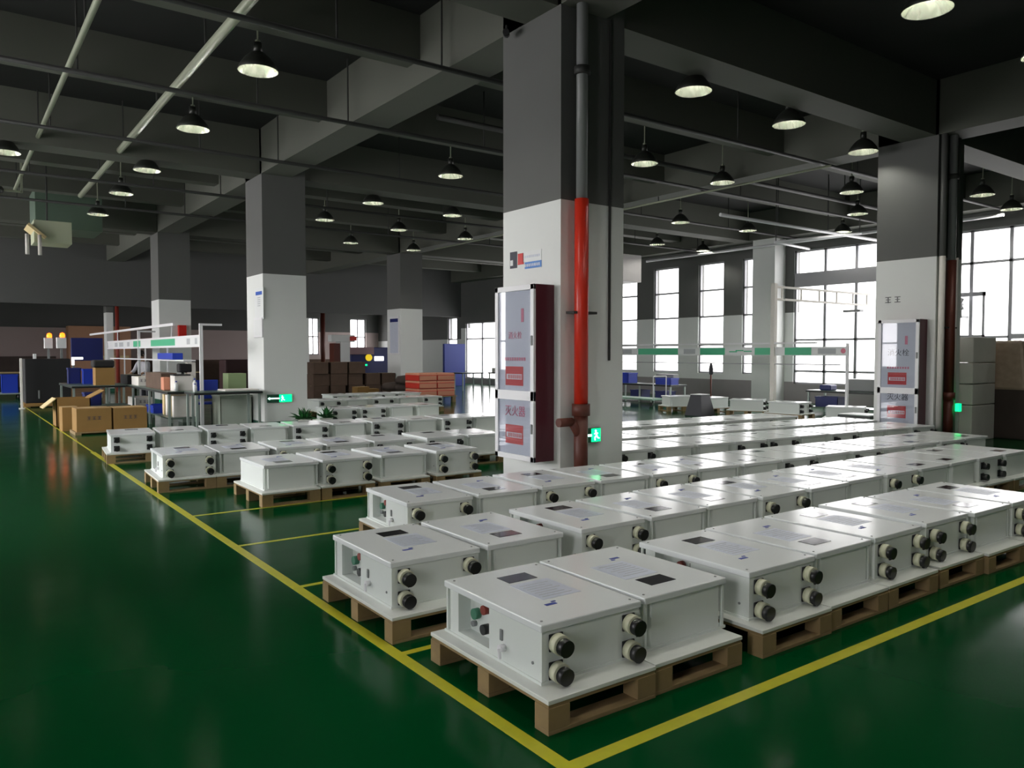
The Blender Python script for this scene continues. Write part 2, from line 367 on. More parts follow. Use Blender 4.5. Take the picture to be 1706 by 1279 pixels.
def make_pallet(detail):
    r = thing('pallet', 'x', 'pallet'); pw, pl = .2975, .465
    d = MB().box(-pw, pw, -pl, pl, .122, .14, M['board'], bev=.002 if detail else 0).build('top_board', r); d['label'] = 'white top board of the pallet'
    MB().box(-pw + .004, pw - .004, -pl + .004, pl - .004, .108, .122, M['wood']).build('deck', r)
    for y in (-pl + .045, 0, pl - .045):
        if detail:
            MB().box(-pw, pw, y - .045, y + .045, 0, .018, M['wood'], bev=.002).build('runner', r)
            for x in (-pw + .055, pw - .055): MB().box(x - .055, x + .055, y - .045, y + .045, .018, .108, M['wood'], bev=.002).build('block', r)
        else:
            MB().box(-pw, pw, y - .045, y + .045, 0, .018, M['wood']).box(-pw, -pw + .11, y - .045, y + .045, .018, .108, M['wood']).box(pw - .11, pw, y - .045, y + .045, .018, .108, M['wood']).build('runner_with_blocks', r)
    return r
P = {'bd': make_box(True), 'bs': make_box(False), 'pd': make_pallet(True), 'ps': make_pallet(False)}
used = {k: False for k in P}
def inst(k, loc, rz):
    if not used[k]: used[k] = True; o = P[k]
    else: o = copy_tree(P[k])
    o.location = loc; o.rotation_euler.z = rz; return o
ORD = ['first', 'second', 'third', 'fourth', 'fifth', 'sixth', 'seventh', 'eighth', 'ninth', 'tenth', 'eleventh', 'twelfth', 'thirteenth', 'fourteenth', 'fifteenth']
def row(name, xs, y, pat, slope=0, detail=lambda i: True, jit=.012, special={}):
    """xs: left pallet edges, y: near edge of the boxes at xs[0]"""
    todo = []
    for i, x in enumerate(xs):
        t = pat[i % len(pat)]; d = detail(i); yy = y + slope * (x - xs[0]) + random.uniform(-jit, jit) * 1.5
        a = math.atan(slope) + random.uniform(-jit, jit) * .8
        pc = (x + .2975, yy - .13 + .465, 0)
        todo.append(('p', i, t, d, pc, a)); todo.append(('b', i, t, d, (x + .07 + .275 + random.uniform(-jit, jit) * .3, yy + .385, .14), a + (PI if t == 'B' else 0) + random.uniform(-jit, jit) * .5))
    for kind, i, t, d, loc, a in todo:
        o = inst(kind + ('d' if d else 's'), loc, a)
        face = 'round ports forward' if t == 'A' else 'plain side forward'
        if kind == 'b': tag(o, f'white metal box, {ORD[i]} from the left in {name}, {face}', 'equipment box', f'white equipment boxes in {name}')
        else: tag(o, f'wooden pallet under the {ORD[i]} box from the left in {name}', 'pallet', f'pallets in {name}')
def xs(a, n, step=.615, gaps=()):
    o = []; x = a
    for i in range(n): o.append(x); x += step + (.09 if i in gaps else 0)
    return o
row('the nearest row', [1.88, 2.48, 3.21, 3.81, 4.42, 5.08, 5.69, 6.3], 2.45, 'ABABAABA', -.006)
row('the second row', xs(1.83, 13, .618, (1,)), 3.66, 'ABABBABBABBAB', 0, lambda i: i < 9)
row('the third row', [2.70, 3.31, 3.94, 4.55, 5.17, 5.78, 6.40, 7.01, 7.62, 8.24, 8.85, 9.46, 10.08, 10.7], 5.06, 'ABABABBABABBAB', -.055, lambda i: i < 6)
row('the right fourth row', xs(6.10, 10, .617), 6.33, 'ABBAABABBAB', -.10, lambda i: False)
row('the right fifth row', xs(6.30, 10, .617), 7.30, 'ABBABABABA', -.09, lambda i: False)
row('the right sixth row', xs(6.6, 9, .62), 8.42, 'ABABBABAB', -.07, lambda i: False)
row('the left front row', [2.46, 3.08, 3.74, 4.42], 7.60, 'BABA', -.01, lambda i: True)
row('the left second row', [1.84, 2.44, 3.08, 3.69, 4.31, 5.05, 5.66], 9.0, 'ABABAAB', -.05, lambda i: i < 4)
row('the left third row', [1.78, 2.4, 3.03, 3.64, 4.27, 4.9, 5.54, 6.15, 6.8, 7.4], 11.75, 'ABABABABAB', -.09, lambda i: False)
row('the left fourth row', [6.1, 6.75, 7.4, 8.05], 14.5, 'AABB', 0, lambda i: False)
row('the left fifth row', [7.0, 7.7, 8.4, 9.1, 9.8], 17.3, 'ABABA', 0, lambda i: False)
row('the farthest left row', [8.2, 8.9, 9.6, 10.3], 19.3, 'ABAB', 0, lambda i: False)

# ------------------------------------------------------------ main pillar: fire cabinet, pipe, signs
def fire_cabinet(x, ya, yb, z0, z1, label, zm, dim=False):
    r = thing('fire_cabinet', label, 'fire cabinet', (x, ya, z0))
    d = .24; W = yb - ya; H = z1 - z0
    MB().box(-d, 0, 0, W, 0, H, M['maroon'], bev=.004).build('cabinet_body', r)
    f = MB(); t = .055; q = -d - .03
    zm -= z0
    for a, b_, c, e_ in ((0, t, 0, H), (W - t, W, 0, H), (0, W, 0, t), (0, W, H - t, H), (0, W, zm - .05, zm + .05)): f.box(q, -d, a, b_, c, e_, M['alu'], bev=.003)
    f.build('door_frame', r)
    for (c, e_, nm) in ((t, zm - .05, 'lower_door_panel'), (zm + .05, H - t, 'upper_door_panel')):
        p = MB().box(-d - .008, -d - .001, t, W - t, c, e_, M['frost']).build(nm, r)
        MB().box(q + .004, q + .009, t, W - t, c, e_, M['cglass']).build('glass', p)
        MB().box(q - .012, q, .015, .04, (c + e_) / 2 - .05, (c + e_) / 2 + .05, M['greyp'], bev=.003).build('door_latch', r)
    xt = -d - .010; rot = (PI / 2, 0, -PI / 2); yc = W / 2
    # red notices
    for (c, nm) in ((zm + .20, 'upper_notice'), (.26, 'lower_notice')):
        p = MB().box(xt - .001, xt + .001, yc - .14, yc + .17, c - .10, c + .10, M['redink']).build(nm, r)
        MB().box(xt - .002, xt - .001, yc - .12, yc + .15, c - .035, c + .02, M['signw']).build('notice_band', p)
        for k in range(9): MB().box(xt - .003, xt - .002, yc - .11 + .027 * k, yc - .095 + .027 * k, c - .028, c + .012, M['redink']).build('notice_mark', p)
    textpart('消火栓', .12 if dim else .08, M['pinkink'] if not dim else M['ink'], r, (xt - .002, yc, zm + .62), rot)
    textpart('灭火器', .12, M['pinkink'] if not dim else M['ink'], r, (xt - .002, yc, .50), rot)
    g = MB()
    for k in range(9): g.box(xt - .002, xt, yc + .17 - .042 * k - .014, yc + .17 - .042 * k + .014, zm + .36, zm + .395, M['pinkink'])
    g.build('small_print', r)
    g = MB().box(xt - .002, xt, .19, .235, zm + .76, zm + .90, M['pinkink']); g.build('side_print', r)
    return r
fire_cabinet(5.08, 6.20, 6.88, .385, 2.20, 'white framed glass fire cabinet on the big central pillar', 1.06)
fire_cabinet(12.95, 6.22, 6.90, .27, 2.05, 'dim white framed fire cabinet on the right hand grey pillar', .88, True)
def standpipe(x, y, r_, label, zred, lowz, arm, c1):
    r = thing('standpipe', label, 'pipe', (x, y, 0))
    MB().cyl((0, 0, 0), (0, 0, lowz), r_, M['brownp'], 20).build('lower_pipe', r)
    MB().cyl((0, 0, lowz), (0, 0, zred), r_, c1, 20).build('red_pipe', r)
    MB().cyl((0, 0, zred), (0, 0, 5.86), r_ * .8, M['greyp'], 20).build('upper_pipe', r)
    MB().cyl((0, 0, lowz - .06), (0, 0, lowz + .06), r_ * 1.3, M['brownp'], 20).build('coupling', r); MB().cyl((0, 0, 4.3), (0, 0, 4.38), r_ * 1.15, M['dpipe'], 20).build('coupling', r)
    b_ = MB().box(-.12, .2, -.02, .10, 1.90, 1.925, M['dpipe']).box(.10, .14, .06, .10, 1.80, 1.925, M['dpipe']); b_.build('wall_bracket', r)
    if arm: MB().cyl((0, 0, .62), (-.12, 0, .80), .045, M['brownp'], 14).cyl((-.12, 0, .80), (-.30, 0, .80), .045, M['brownp'], 14).build('branch_elbow', r)
    return r
standpipe(5.26, 5.985, .072, 'red standpipe with brown lower end on the central pillar', 3.06, .92, True, M['redp'])
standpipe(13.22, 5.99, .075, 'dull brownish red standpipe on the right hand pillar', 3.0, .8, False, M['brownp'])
for (x, lab) in ((13.02, 'pale thin pipe left of the dull red pipe on the right pillar'), (13.46, 'pale thin pipe right of the dull red pipe on the right pillar')):
    tag(MB().cyl((x, 6.04, 0), (x, 6.04, 3.06), .05, M['foam'], 12).cyl((x, 6.04, 3.06), (x, 6.04, 5.0), .05, M['grey'], 12).build('wall_pipe'), lab, 'pipe')
tag(MB().cyl((5.745, 6.085, 1.42), (5.745, 6.085, 5.0), .014, M['dpipe'], 8).build('conduit'), 'thin dark conduit down the front face of the central pillar', 'conduit')
def exit_sign(x, y, z, label, w=.25, h=.15):
    r = thing('exit_sign', label, 'exit sign', (x, y, z))
    MB().box(-w / 2, w / 2, -.03, 0, -h / 2, h / 2, M['base'], bev=.004).build('sign_housing', r)
    MB().box(-.01, w / 2 - .005, -.033, -.03, -h / 2 + .005, h / 2 - .005, M['green_e']).build('lit_panel', r)
    a = MB(); a.mi(M['white_e']); vs = [a.bm.verts.new(p) for p in ((-w / 2 + .005, -.034, 0), (-w / 2 + .05, -.034, -.03), (-w / 2 + .05, -.034, -.012), (-.005, -.034, -.012), (-.005, -.034, .012), (-w / 2 + .05, -.034, .012), (-w / 2 + .05, -.034, .03))]
    f = a.bm.faces.new(vs); rr = bmesh.ops.extrude_face_region(a.bm, geom=[f]); bmesh.ops.translate(a.bm, verts=[v for v in rr['geom'] if isinstance(v, bmesh.types.BMVert)], vec=(0, .003, 0)); a.build('arrow', r)
    # running figure
    g = MB(); y0 = -.036
    def limb(p, q, t):
        g.cyl((p[0], y0, p[1]), (q[0], y0, q[1]), t, M['white_e'], 8)
    g.cyl((.048, -.038, .045), (.048, -.034, .045), .012, M['white_e'], 12)
    limb((.05, .03), (.06, -.005), .010); limb((.06, -.005), (.035, -.025), .007); limb((.035, -.025), (.04, -.055), .006); limb((.06, -.005), (.08, -.03), .007); limb((.08, -.03), (.10, -.035), .006)
    limb((.05, .025), (.028, .012), .005); limb((.052, .025), (.078, .018), .005)
    g.build('running_figure', r)
    return r
exit_sign(5.49, 6.1, .635, 'green lit exit sign with arrow low on the central pillar')
exit_sign(5.38, 15.2, .60, 'green lit exit sign low on the second pillar above the plants', .5, .16)
tag(MB().box(13.27, 13.35, 5.84, 5.91, .55, .68, M['green_e'], bev=.006).build('exit_sign'), 'small green lit exit light beside the pipe on the right pillar', 'exit sign')
# small signs on the central pillar
r = thing('portrait_sticker', 'black and red square sticker above the fire cabinet', 'sticker', (5.08, 6.86, 2.52))
MB().box(-.004, 0, -.02, .11, -.09, .09, M['ink'], bev=.002).build('black_half', r); MB().box(-.004, 0, -.14, -.035, -.06, .06, M['warmred']).build('red_half', r)
MB().box(-.006, -.004, .05, .10, -.06, .0, M['signw']).build('white_patch', r)
r = thing('wall_notice', 'pale notice with blue band above the fire cabinet', 'notice', (5.08, 6.57, 2.49))
MB().box(-.004, 0, -.16, .16, -.01, .10, M['signw']).build('notice_sheet', r); MB().box(-.004, 0, -.16, .13, -.085, -.015, mat('light_blue_band', (.10, .25, .62), .5)).build('blue_band', r)
g = MB()
for k in range(8): g.box(-.006, -.004, -.13 + .034 * k, -.112 + .034 * k, -.065, -.035, M['signw']); g.box(-.006, -.004, -.13 + .034 * k, -.11 + .034 * k, .03, .055, M['label'])
g.build('print', r)
r = thing('poster', 'white poster with blue header on the second pillar', 'poster', (5.08, 15.42, 2.45))
MB().box(-.01, 0, -.26, .26, -.28, .34, M['signw'], bev=.003).build('poster_sheet', r); MB().box(-.012, -.01, -.19, .19, .20, .27, mat('blue_header', (.02, .10, .5), .5)).build('blue_header', r)
g = MB()
for k in range(5): g.box(-.012, -.01, -.08, .08, .14 - .04 * k, .155 - .04 * k, M['signg'])
g.build('print', r)
r = thing('notice_frame', 'pale framed notice holder under the blue headed poster', 'notice', (5.08, 15.45, 1.98))
MB().box(-.03, 0, -.25, .25, -.17, .22, M['alu'], bev=.004).build('frame', r); MB().box(-.032, -.03, -.2, .2, -.13, .18, M['signw']).build('notice_sheet', r)
r = thing('poster', 'framed pale poster with dark header on the far pillar by red cartons', 'poster', (12.95, 24.75, 2.2))
MB().box(-.02, 0, -.36, .36, -.75, .60, M['alu'], bev=.003).build('poster_frame', r); MB().box(-.022, -.02, -.30, .30, -.7, .42, M['label']).build('poster_sheet', r); MB().box(-.024, -.02, -.30, .30, .40, .52, M['navy']).build('dark_header', r)
r = thing('wall_letters', 'two faded characters high on the right hand pillar', 'lettering', (12.95, 6.8, 2.4))
for dy in (.08, -.08):
    MB().box(-.004, 0, dy - .05, dy + .05, -.05, -.035, M['greyp']).box(-.004, 0, dy - .05, dy + .05, .035, .05, M['greyp']).box(-.004, 0, dy - .01, dy + .01, -.05, .05, M['greyp']).box(-.004, 0, dy - .04, dy + .04, -.005, .008, M['greyp']).build('character', r)

# ------------------------------------------------------------ ceiling services
LAB = ['nearest', 'second', 'third', 'fourth', 'fifth', 'sixth', 'seventh']
def make_lamp():
    r = thing('high_bay_lamp', 'x', 'ceiling lamp')
    MB().lathe([(.232, 0), (.236, .004), (.205, .075), (.15, .15), (.095, .20), (.07, .215), (.0, .22)], M['lampo'], 28).build('shade', r)
    MB().lathe([(.228, .002), (.198, .072), (.145, .142), (.09, .192), (.0, .20)], M['lampi'], 28).build('reflector', r)
    MB().lathe([(0, .138), (.055, .142), (.07, .155), (.06, .18), (.04, .195)], M['bulb'], 16).build('bulb', r)
    MB().cyl((0, 0, .215), (0, 0, .33), .05, M['lampo'], 14).cyl((0, 0, .33), (0, 0, .36), .03, M['pipe'], 12).build('ballast', r)
    MB().cyl((0, 0, .36), (0, 0, 1.02), .010, M['pipe'], 8).build('hanging_rod', r)
    return r
lamp0 = make_lamp(); first = True
LAMPS = {'the far left aisle': (.9, [15.5]), 'the near left aisle': (.9, [.3, 3.3]), 'the near aisle beside the camera': (3.08, [.3, 3.3]), 'the near middle aisle': (5.5, [.3, 3.2]), 'the near right aisle': (7.8, [.8]), 'the near right corner': (10.05, [.6]), 'the left aisle': (3.08, [6.3, 9.29, 12.25, 15.5, 18.06, 21.1]), 'the line right of the main beam': (7.8, [3.81, 6.73, 9.7, 12.61, 15.89, 18.6]),
         'the middle line': (10.05, [3.6, 6.87, 9.77, 13.0, 16.17, 18.91, 22.0]), 'the line before the right pillar': (12.4, [3.9, 7.06, 9.95, 13.0, 16.1, 19.24, 22.34]),
         'the line past the right pillar': (15.3, [8.95, 13.59]), 'the line near the windows': (17.8, [4.4, 7.47, 10.25, 13.4, 16.74]), 'the window side': (20.1, [7.8, 12.0, 16.89])}
for ln, (x, ys) in LAMPS.items():
    for i, y in enumerate(ys):
        if first: o = lamp0; first = False
        else: o = copy_tree(lamp0)
        o.location = (x, y, 4.83)
        tag(o, f'dark high bay lamp, {LAB[i]} one along {ln}' if len(ys) > 1 else f'dark high bay lamp hanging over {ln}', 'ceiling lamp', 'high bay ceiling lamps')
def pipe_thing(name, p0, p1, r_, m, label, hang=(), cat='pipe', hm=None):
    r = thing(name, label, cat, p0); d = Vector(p1) - Vector(p0)
    MB().cyl((0, 0, 0), d, r_, m, 10).build('tube', r)
    for t in hang:
        q = d * t; MB().cyl(q, (q.x, q.y, ZC - p0[2]), .012, hm or M['dpipe'], 6).build('hanger_rod', r)
    return r
pipe_thing('ceiling_pipe', (2.6, -6, 5.08), (2.6, 20.2, 5.08), .055, M['pipe'], 'thick pale pipe running down the left aisle under the beams', (.5, .6, .7, .8, .9))
pipe_thing('ceiling_pipe', (1.36, -6, 5.12), (1.36, 20.5, 5.12), .035, M['pipe'], 'thinner pale pipe at the upper left corner', (.6, .8))
pipe_thing('ceiling_pipe', (13.0, 8.0, 4.88), (13.0, 22, 4.88), .022, M['pipe'], 'pale conduit under the dark beam beside the right pillar', (.3, .7))
for i, (y, nm) in enumerate([(8.2, 'nearest dark pipe crossing above the main pillar beam'), (10.9, 'second dark pipe crossing the left ceiling bays'), (13.9, 'third dark pipe crossing the ceiling'), (17.5, 'fourth dark pipe crossing at the hanging duct'), (20.6, 'fifth dark pipe crossing the far ceiling')]):
    hang = [(x - X0) / (X1 - .2 - X0) for x in (.2, 1.4, 3.6, 4.95, 7.4, 10.6, 14.2, 17.6)]
    pipe_thing('cross_pipe', (X0, y, 4.95 - .02 * (i % 2)), (X1 - .2, y, 4.95 - .02 * (i % 2)), .032, M['dpipe'], nm, hang)
for i, (y, z) in enumerate([(10.4, 5.12)]):
    pipe_thing('cable_tray', (6.2, y, z), (20.3, y, z), .045, M['dpipe'], 'dull grey service pipe across the right ceiling bays', (.2, .5, .8))
pipe_thing('cross_pipe', (13.9, 11.2, 4.55), (20.9, 11.2, 4.55), .04, M['alu'], 'pale pipe leading to the window wall above the ladder tray', (.3, .6))
pipe_thing('ceiling_pipe', (20.2, 8.0, 4.75), (20.2, 19.5, 4.75), .04, M['alu'], 'pale pipe running just above the window tops', (.2, .8))
# air duct, outlet
r = thing('air_duct', 'large dull green air duct hanging at the upper left', 'air duct', (1.86, 22, 4.55))
MB().box(0, 1.45, 0, 1.4, 0, .95, mat('duct_green', (.10, .15, .11), .5), bev=.01).build('duct_body', r)
for q in (.1, 1.35): MB().cyl((q, .1, .95), (q, .1, 1.32), .015, M['dpipe'], 6).build('hanger_rod', r)
r = thing('air_outlet', 'pale box shaped air outlet under the green duct', 'air outlet', (1.5, 20.3, 3.95))
MB().box(.2, .95, .2, 1.0, .05, .55, mat('outlet_cream', (.52, .56, .40), .5), bev=.01).build('outlet_box', r)
T = Matrix.Translation((.1, .1, .42)) @ Matrix.Rotation(.7, 4, 'Y')
MB().box(-.02, .42, 0, .9, -.03, .03, M['flap'], T=T).build('sloping_flap', r)
for q in ((.06, .1), (.3, .1)): MB().cyl((q[0], q[1], -.25), (q[0], q[1], .2), .04, M['foam'], 10).build('short_pipe', r)
MB().cyl((.5, .6, .55), (.5, .6, 1.9), .02, M['dpipe'], 6).build('hanger_rod', r)
r = thing('spot_lamp', 'yellowish spotlight on a bracket at the far left edge', 'spotlight', (1.0, 18.6, 4.75))
MB().cyl((0, 0, 0), (-.14, -.12, -.03), .07, M['lampo'], 14, .11).build('lamp_body', r); MB().cyl((-.14, -.12, -.03), (-.15, -.13, -.032), .10, mat('pale_lamp_glass', (.7, .75, .3), .3), 14).build('lamp_glass', r)
MB().box(.0, .35, -.02, .02, -.02, .02, M['pipe']).box(.33, .37, -.02, .02, -.02, 1.1, M['pipe']).build('bracket', r)
tag(MB().box(16.4, 18.0, 17.6, 18.4, 3.75, 4.6, mat('pale_duct', (.5, .48, .48), .5), bev=.01).cyl((17.2, 18, 4.6), (17.2, 18, 5.86), .02, M['dpipe'], 6).build('air_duct'), 'pale square duct end seen right of the central pillar', 'air duct')
r = thing('ceiling_camera', 'small dark camera on the beam beside the central pillar', 'camera', (4.98, 6.9, 4.93))
MB().cyl((0, 0, 0), (0, 0, .10), .012, M['dpipe'], 8).cyl((0, 0, 0), (-.08, -.1, -.02), .035, M['black'], 12).build('camera_body', r)

# ------------------------------------------------------------ left assembly area
def carton(name, x, y, z, w_, d_, h, m, label, marks=True, cat='carton', group=None):
    r = thing(name, label, cat, (x, y, z), 0, group)
    MB().box(0, w_, 0, d_, 0, h, m, bev=.006).build('carton_body', r)
    MB().box(0, w_, d_ / 2 - .03, d_ / 2 + .03, h, h + .002, M['flap']).build('tape', r)
    if marks:
        g = MB()
        for k in (-1, 0, 1):
            c = w_ * .5 + k * .085; zz = h * .58
            g.box(c - .03, c + .03, -.002, 0, zz + .022, zz + .03, M['ink']).box(c - .03, c + .03, -.002, 0, zz - .03, zz - .022, M['ink']).box(c - .004, c + .004, -.002, 0, zz - .03, zz + .03, M['ink']).box(c - .025, c + .025, -.002, 0, zz - .004, zz + .004, M['ink'])
        g.build('print', r)
    return r
carton('carton', 1.93, 16.1, .05, .58, .62, .43, M['carton'], 'brown carton with dark print, left one of the front pair')
carton('carton', 2.54, 16.1, .05, .58, .62, .42, M['carton'], 'brown carton with dark print, right one of the front pair')
r = thing('pallet', 'low wooden pallet under the front pair of brown cartons', 'pallet', (1.9, 16.05, 0)); MB().box(0, 1.26, 0, .75, .03, .05, M['wood']).build('deck', r)
for x in (0, .58, 1.16): MB().box(x, x + .1, 0, .75, 0, .03, M['wood']).build('runner', r)
carton('carton', 1.80, 17.0, 0, .28, .5, .46, M['carton'], 'narrow brown carton behind the front pair, at its left', False)
r = thing('open_carton', 'open brown carton with raised pale flap beside the cartons', 'carton', (1.80, 18.0, .0))
bx = MB(); bx.box(0, .62, 0, .02, 0, .58, M['carton']).box(0, .62, .58, .6, 0, .58, M['carton']).box(0, .02, 0, .6, 0, .58, M['carton']).box(.6, .62, 0, .6, 0, .58, M['carton']).box(0, .62, 0, .6, 0, .02, M['carton']); bx.build('carton_body', r)
MB().box(-.30, 0, 0, .6, -.008, .008, M['flap'], T=Matrix.Translation((0, 0, .58)) @ Matrix.Rotation(-.7, 4, 'Y')).build('left_flap', r)
MB().box(0, .3, 0, .6, -.008, .008, M['carton'], T=Matrix.Translation((.62, 0, .58)) @ Matrix.Rotation(-.5, 4, 'Y')).build('right_flap', r)
carton('carton', 2.80, 20.0, .76, .40, .4, .40, M['carton'], 'brown carton on the bench under a black bag', False)
tag(MB().box(2.76, 3.2, 20.0, 20.4, 1.162, 1.34, M['blackm'], bev=.04).build('bag'), 'black bag lying on top of a brown carton', 'bag')
r = thing('black_cabinet', 'big black cabinet standing on a board at the far left', 'cabinet', (1.78, 25, .12))
MB().box(0, 1.10, 0, .9, 0, 1.22, M['blackm'], bev=.02).build('cabinet_body', r); MB().box(.30, .34, -.02, 0, .12, .35, M['greyp']).build('handle', r); MB().box(.22, .30, .2, .28, 1.22, 1.36, M['signw'], bev=.01).build('top_indicator', r)
tag(MB().box(1.74, 2.98, 24.95, 25.95, .03, .12, M['carton']).box(1.78, 1.9, 25, 25.9, 0, .03, M['wood']).box(2.8, 2.92, 25, 25.9, 0, .03, M['wood']).build('wooden_board'), 'brown wooden board under the black cabinet', 'board')
tag(MB().box(1.64, 1.70, 24.6, 24.66, 0, 1.36, M['foam'], bev=.01).box(1.60, 1.74, 24.56, 24.7, 0, .02, M['foam']).build('post'), 'pale upright post left of the black cabinet', 'post')
for (x, y, w_, lab) in ((2.44, 27, .22, 'left'), (2.69, 26.3, .25, 'right')):
    r = thing('beacon_light', f'white box with glowing orange beacon, {lab} one of the pair', 'beacon light', (x, y, 1.34), 0, 'orange beacons above the black cabinet')
    MB().box(0, w_, 0, .2, .30, .62, M['signw'], bev=.01).build('housing', r); MB().box(w_ / 2 - .03, w_ / 2 + .03, .07, .13, -1.34, .30, M['greyp']).build('stand', r)
    MB().lathe([(.06, .62), (.075, .66), (.06, .74), (0, .77)], M['orange_e'], 16, (w_ / 2 + .03, .1, 0)).build('beacon', r)
tag(MB().box(3.37, 4.3, 29, 29.12, 1.25, 2.0, M['navy'], bev=.01).box(3.4, 3.46, 29.03, 29.09, 0, 1.25, M['greyp']).box(4.2, 4.26, 29.03, 29.09, 0, 1.25, M['greyp']).build('partition_panel'), 'dark blue partition panel behind the beacons', 'panel')
def bin_(x, y, z, w_, d_, h, m, label, cat='bin', name='storage_bin'):
    r = thing(name, label, cat, (x + w_ / 2, y + d_ / 2, z))
    mb = MB(); t = .012; mb.box(-w_ / 2 * .9, w_ / 2 * .9, -d_ / 2 * .9, d_ / 2 * .9, 0, .015, m)
    for sx in (-1, 1):
        mb.poly([(sx * w_ / 2, -d_ / 2), (sx * (w_ / 2 - t), -d_ / 2), (sx * (w_ / 2 - t), d_ / 2), (sx * w_ / 2, d_ / 2)][::sx], 0, h, m)
        mb.poly([(-w_ / 2, sx * d_ / 2), (w_ / 2, sx * d_ / 2), (w_ / 2, sx * (d_ / 2 - t)), (-w_ / 2, sx * (d_ / 2 - t))][::sx], 0, h, m)
    mb.build('bin_body', r); rim = MB()
    for a in ((-w_ / 2 - .012, w_ / 2 + .012, -d_ / 2 - .012, -d_ / 2), (-w_ / 2 - .012, w_ / 2 + .012, d_ / 2, d_ / 2 + .012), (-w_ / 2 - .012, -w_ / 2, -d_ / 2, d_ / 2), (w_ / 2, w_ / 2 + .012, -d_ / 2, d_ / 2)): rim.box(*a, h - .04, h, m)
    rim.build('rim', r); return r
bin_(1.5, 30, .2, .45, .5, .6, M['bluep'], 'tall blue bin at the far left edge')
tag(MB().box(1.2, 2.0, 29.9, 30.6, .16, .2, M['leg']).cyl((1.25, 30, 0), (1.25, 30, .16), .05, M['black'], 10).cyl((1.95, 30, 0), (1.95, 30, .16), .05, M['black'], 10).cyl((1.25, 30.5, 0), (1.25, 30.5, .16), .05, M['black'], 10).cyl((1.95, 30.5, 0), (1.95, 30.5, .16), .05, M['black'], 10).build('platform_trolley'), 'low trolley under the tall blue bin', 'trolley')
bin_(2.42, 21.4, .76, .26, .3, .38, M['navy'], 'dark blue bin on the bench beside the bright blue bin')
bin_(2.69, 21.0, .76, .24, .3, .36, M['bluep'], 'bright blue bin on the bench next to the brown carton')
r = thing('lit_display', 'small glowing white lamp bracket above the bright blue bin', 'lamp', (2.55, 21.9, 1.2)); MB().box(0, .06, 0, .05, 0, .2, M['white_l']).box(.06, .25, 0, .05, .14, .2, M['white_l']).box(.02, .04, .02, .04, -.44, 0, M['greyp']).build('lit_bracket', r)
bin_(2.45, 19.0, .36, .32, .4, .28, M['navy'], 'navy crate on the low shelf behind the brown cartons')
def bench(name, x0, x1, y0, y1, z, label, nleg=2, edge=True, shelf=None, along='y'):
    r = thing(name, label, 'workbench', ((x0 + x1) / 2, (y0 + y1) / 2, 0)); a, b_ = (x1 - x0) / 2, (y1 - y0) / 2
    MB().box(-a, a, -b_, b_, z - .03, z, M['bench'], bev=.004).build('worktop', r); MB().box(-a - .004, a + .004, -b_ - .004, b_ + .004, z - .05, z - .012, M['edge']).build('edge_band', r)
    for k in range(nleg):
        f = -1 + 2 * k / (nleg - 1)
        for s in (-1, 1):
            px, py = (s * (a - .04), f * (b_ - .05)) if along == 'y' else (f * (a - .05), s * (b_ - .04))
            MB().box(px - .022, px + .022, py - .022, py + .022, 0, z - .05, M['leg']).build('leg', r)
    if shelf: MB().box(-a + .03, a - .03, -b_ + .03, b_ - .03, shelf, shelf + .025, M['bench']).build('lower_shelf', r)
    return r
bench('workbench', 3.45, 3.96, 15.9, 21.3, .76, 'long green topped workbench with shelf along the left assembly line', 4, shelf=.22)
bench('workbench', 3.72, 4.98, 15.0, 15.75, .77, 'dark edged table crosswise before the second pillar', 2, along='x')
bench('workbench', 2.3, 3.4, 19.8, 22.2, .76, 'plain bench carrying the blue bins and brown carton', 2)
bench('workbench', 2.35, 3.3, 18.7, 19.5, .36, 'low stand with the navy crate behind the cartons', 2)
# sign gantry
r = thing('sign_gantry', 'white gantry with green and white sign strip over the left workbench', 'gantry', (4.08, 15.9, 0))
for y in (0, 6.0): MB().box(-.03, .03, y - .03, y + .03, .0, 2.08, M['alu']).box(.0, .40, y - .02, y + .02, 2.04, 2.08, M['alu']).build('upright', r)
MB().box(-.02, .02, 2.2, 14.2, 2.10, 2.16, M['alu']).box(-.012, .012, 2.4, 2.42, 1.8, 2.12, M['alu']).box(-.012, .012, 9, 9.02, 1.8, 2.12, M['alu']).build('light_rail', r)
MB().box(-.02, .02, 0, 10.7, 1.62, 1.66, M['alu']).box(-.02, .02, 0, 10.7, 1.82, 1.86, M['alu']).box(-.03, .03, 10.66, 10.74, 0, 1.86, M['alu']).build('sign_rails', r)
sg = MB().box(-.012, .008, .1, 10.6, 1.655, 1.825, M['signw']).build('sign_strip', r)
for a, b_ in ((2.07, 4.5), (5.75, 6.65)): MB().box(-.016, -.012, a, b_, 1.665, 1.815, M['greensign']).build('green_panel', sg)
for a, b_ in ((.25, .4), (.8, 1.05), (7.2, 7.5), (8.1, 8.7), (9.0, 9.4)): MB().box(-.016, -.012, a, b_, 1.68, 1.80, M['signg']).build('grey_print', sg)
MB().box(-.12, .12, .9, 9.6, 1.33, 1.36, M['alu']).build('tool_shelf', r)
for y in (2.8, 5.2, 8.0): MB().box(-.015, .015, y, y + .03, .76, 1.65, M['alu']).build('strut', r)
tag(MB().box(3.9, 4.12, 17.5, 18.9, 1.362, 1.5, M['bluep'], bev=.01).build('tray'), 'blue tray on the shelf under the green sign strip', 'tray')
tag(MB().box(5.58, 5.8, 24.16, 24.3, 1.95, 2.32, M['warmred'], bev=.01).build('alarm_box'), 'bright red box fixed high on the third pillar', 'alarm box')
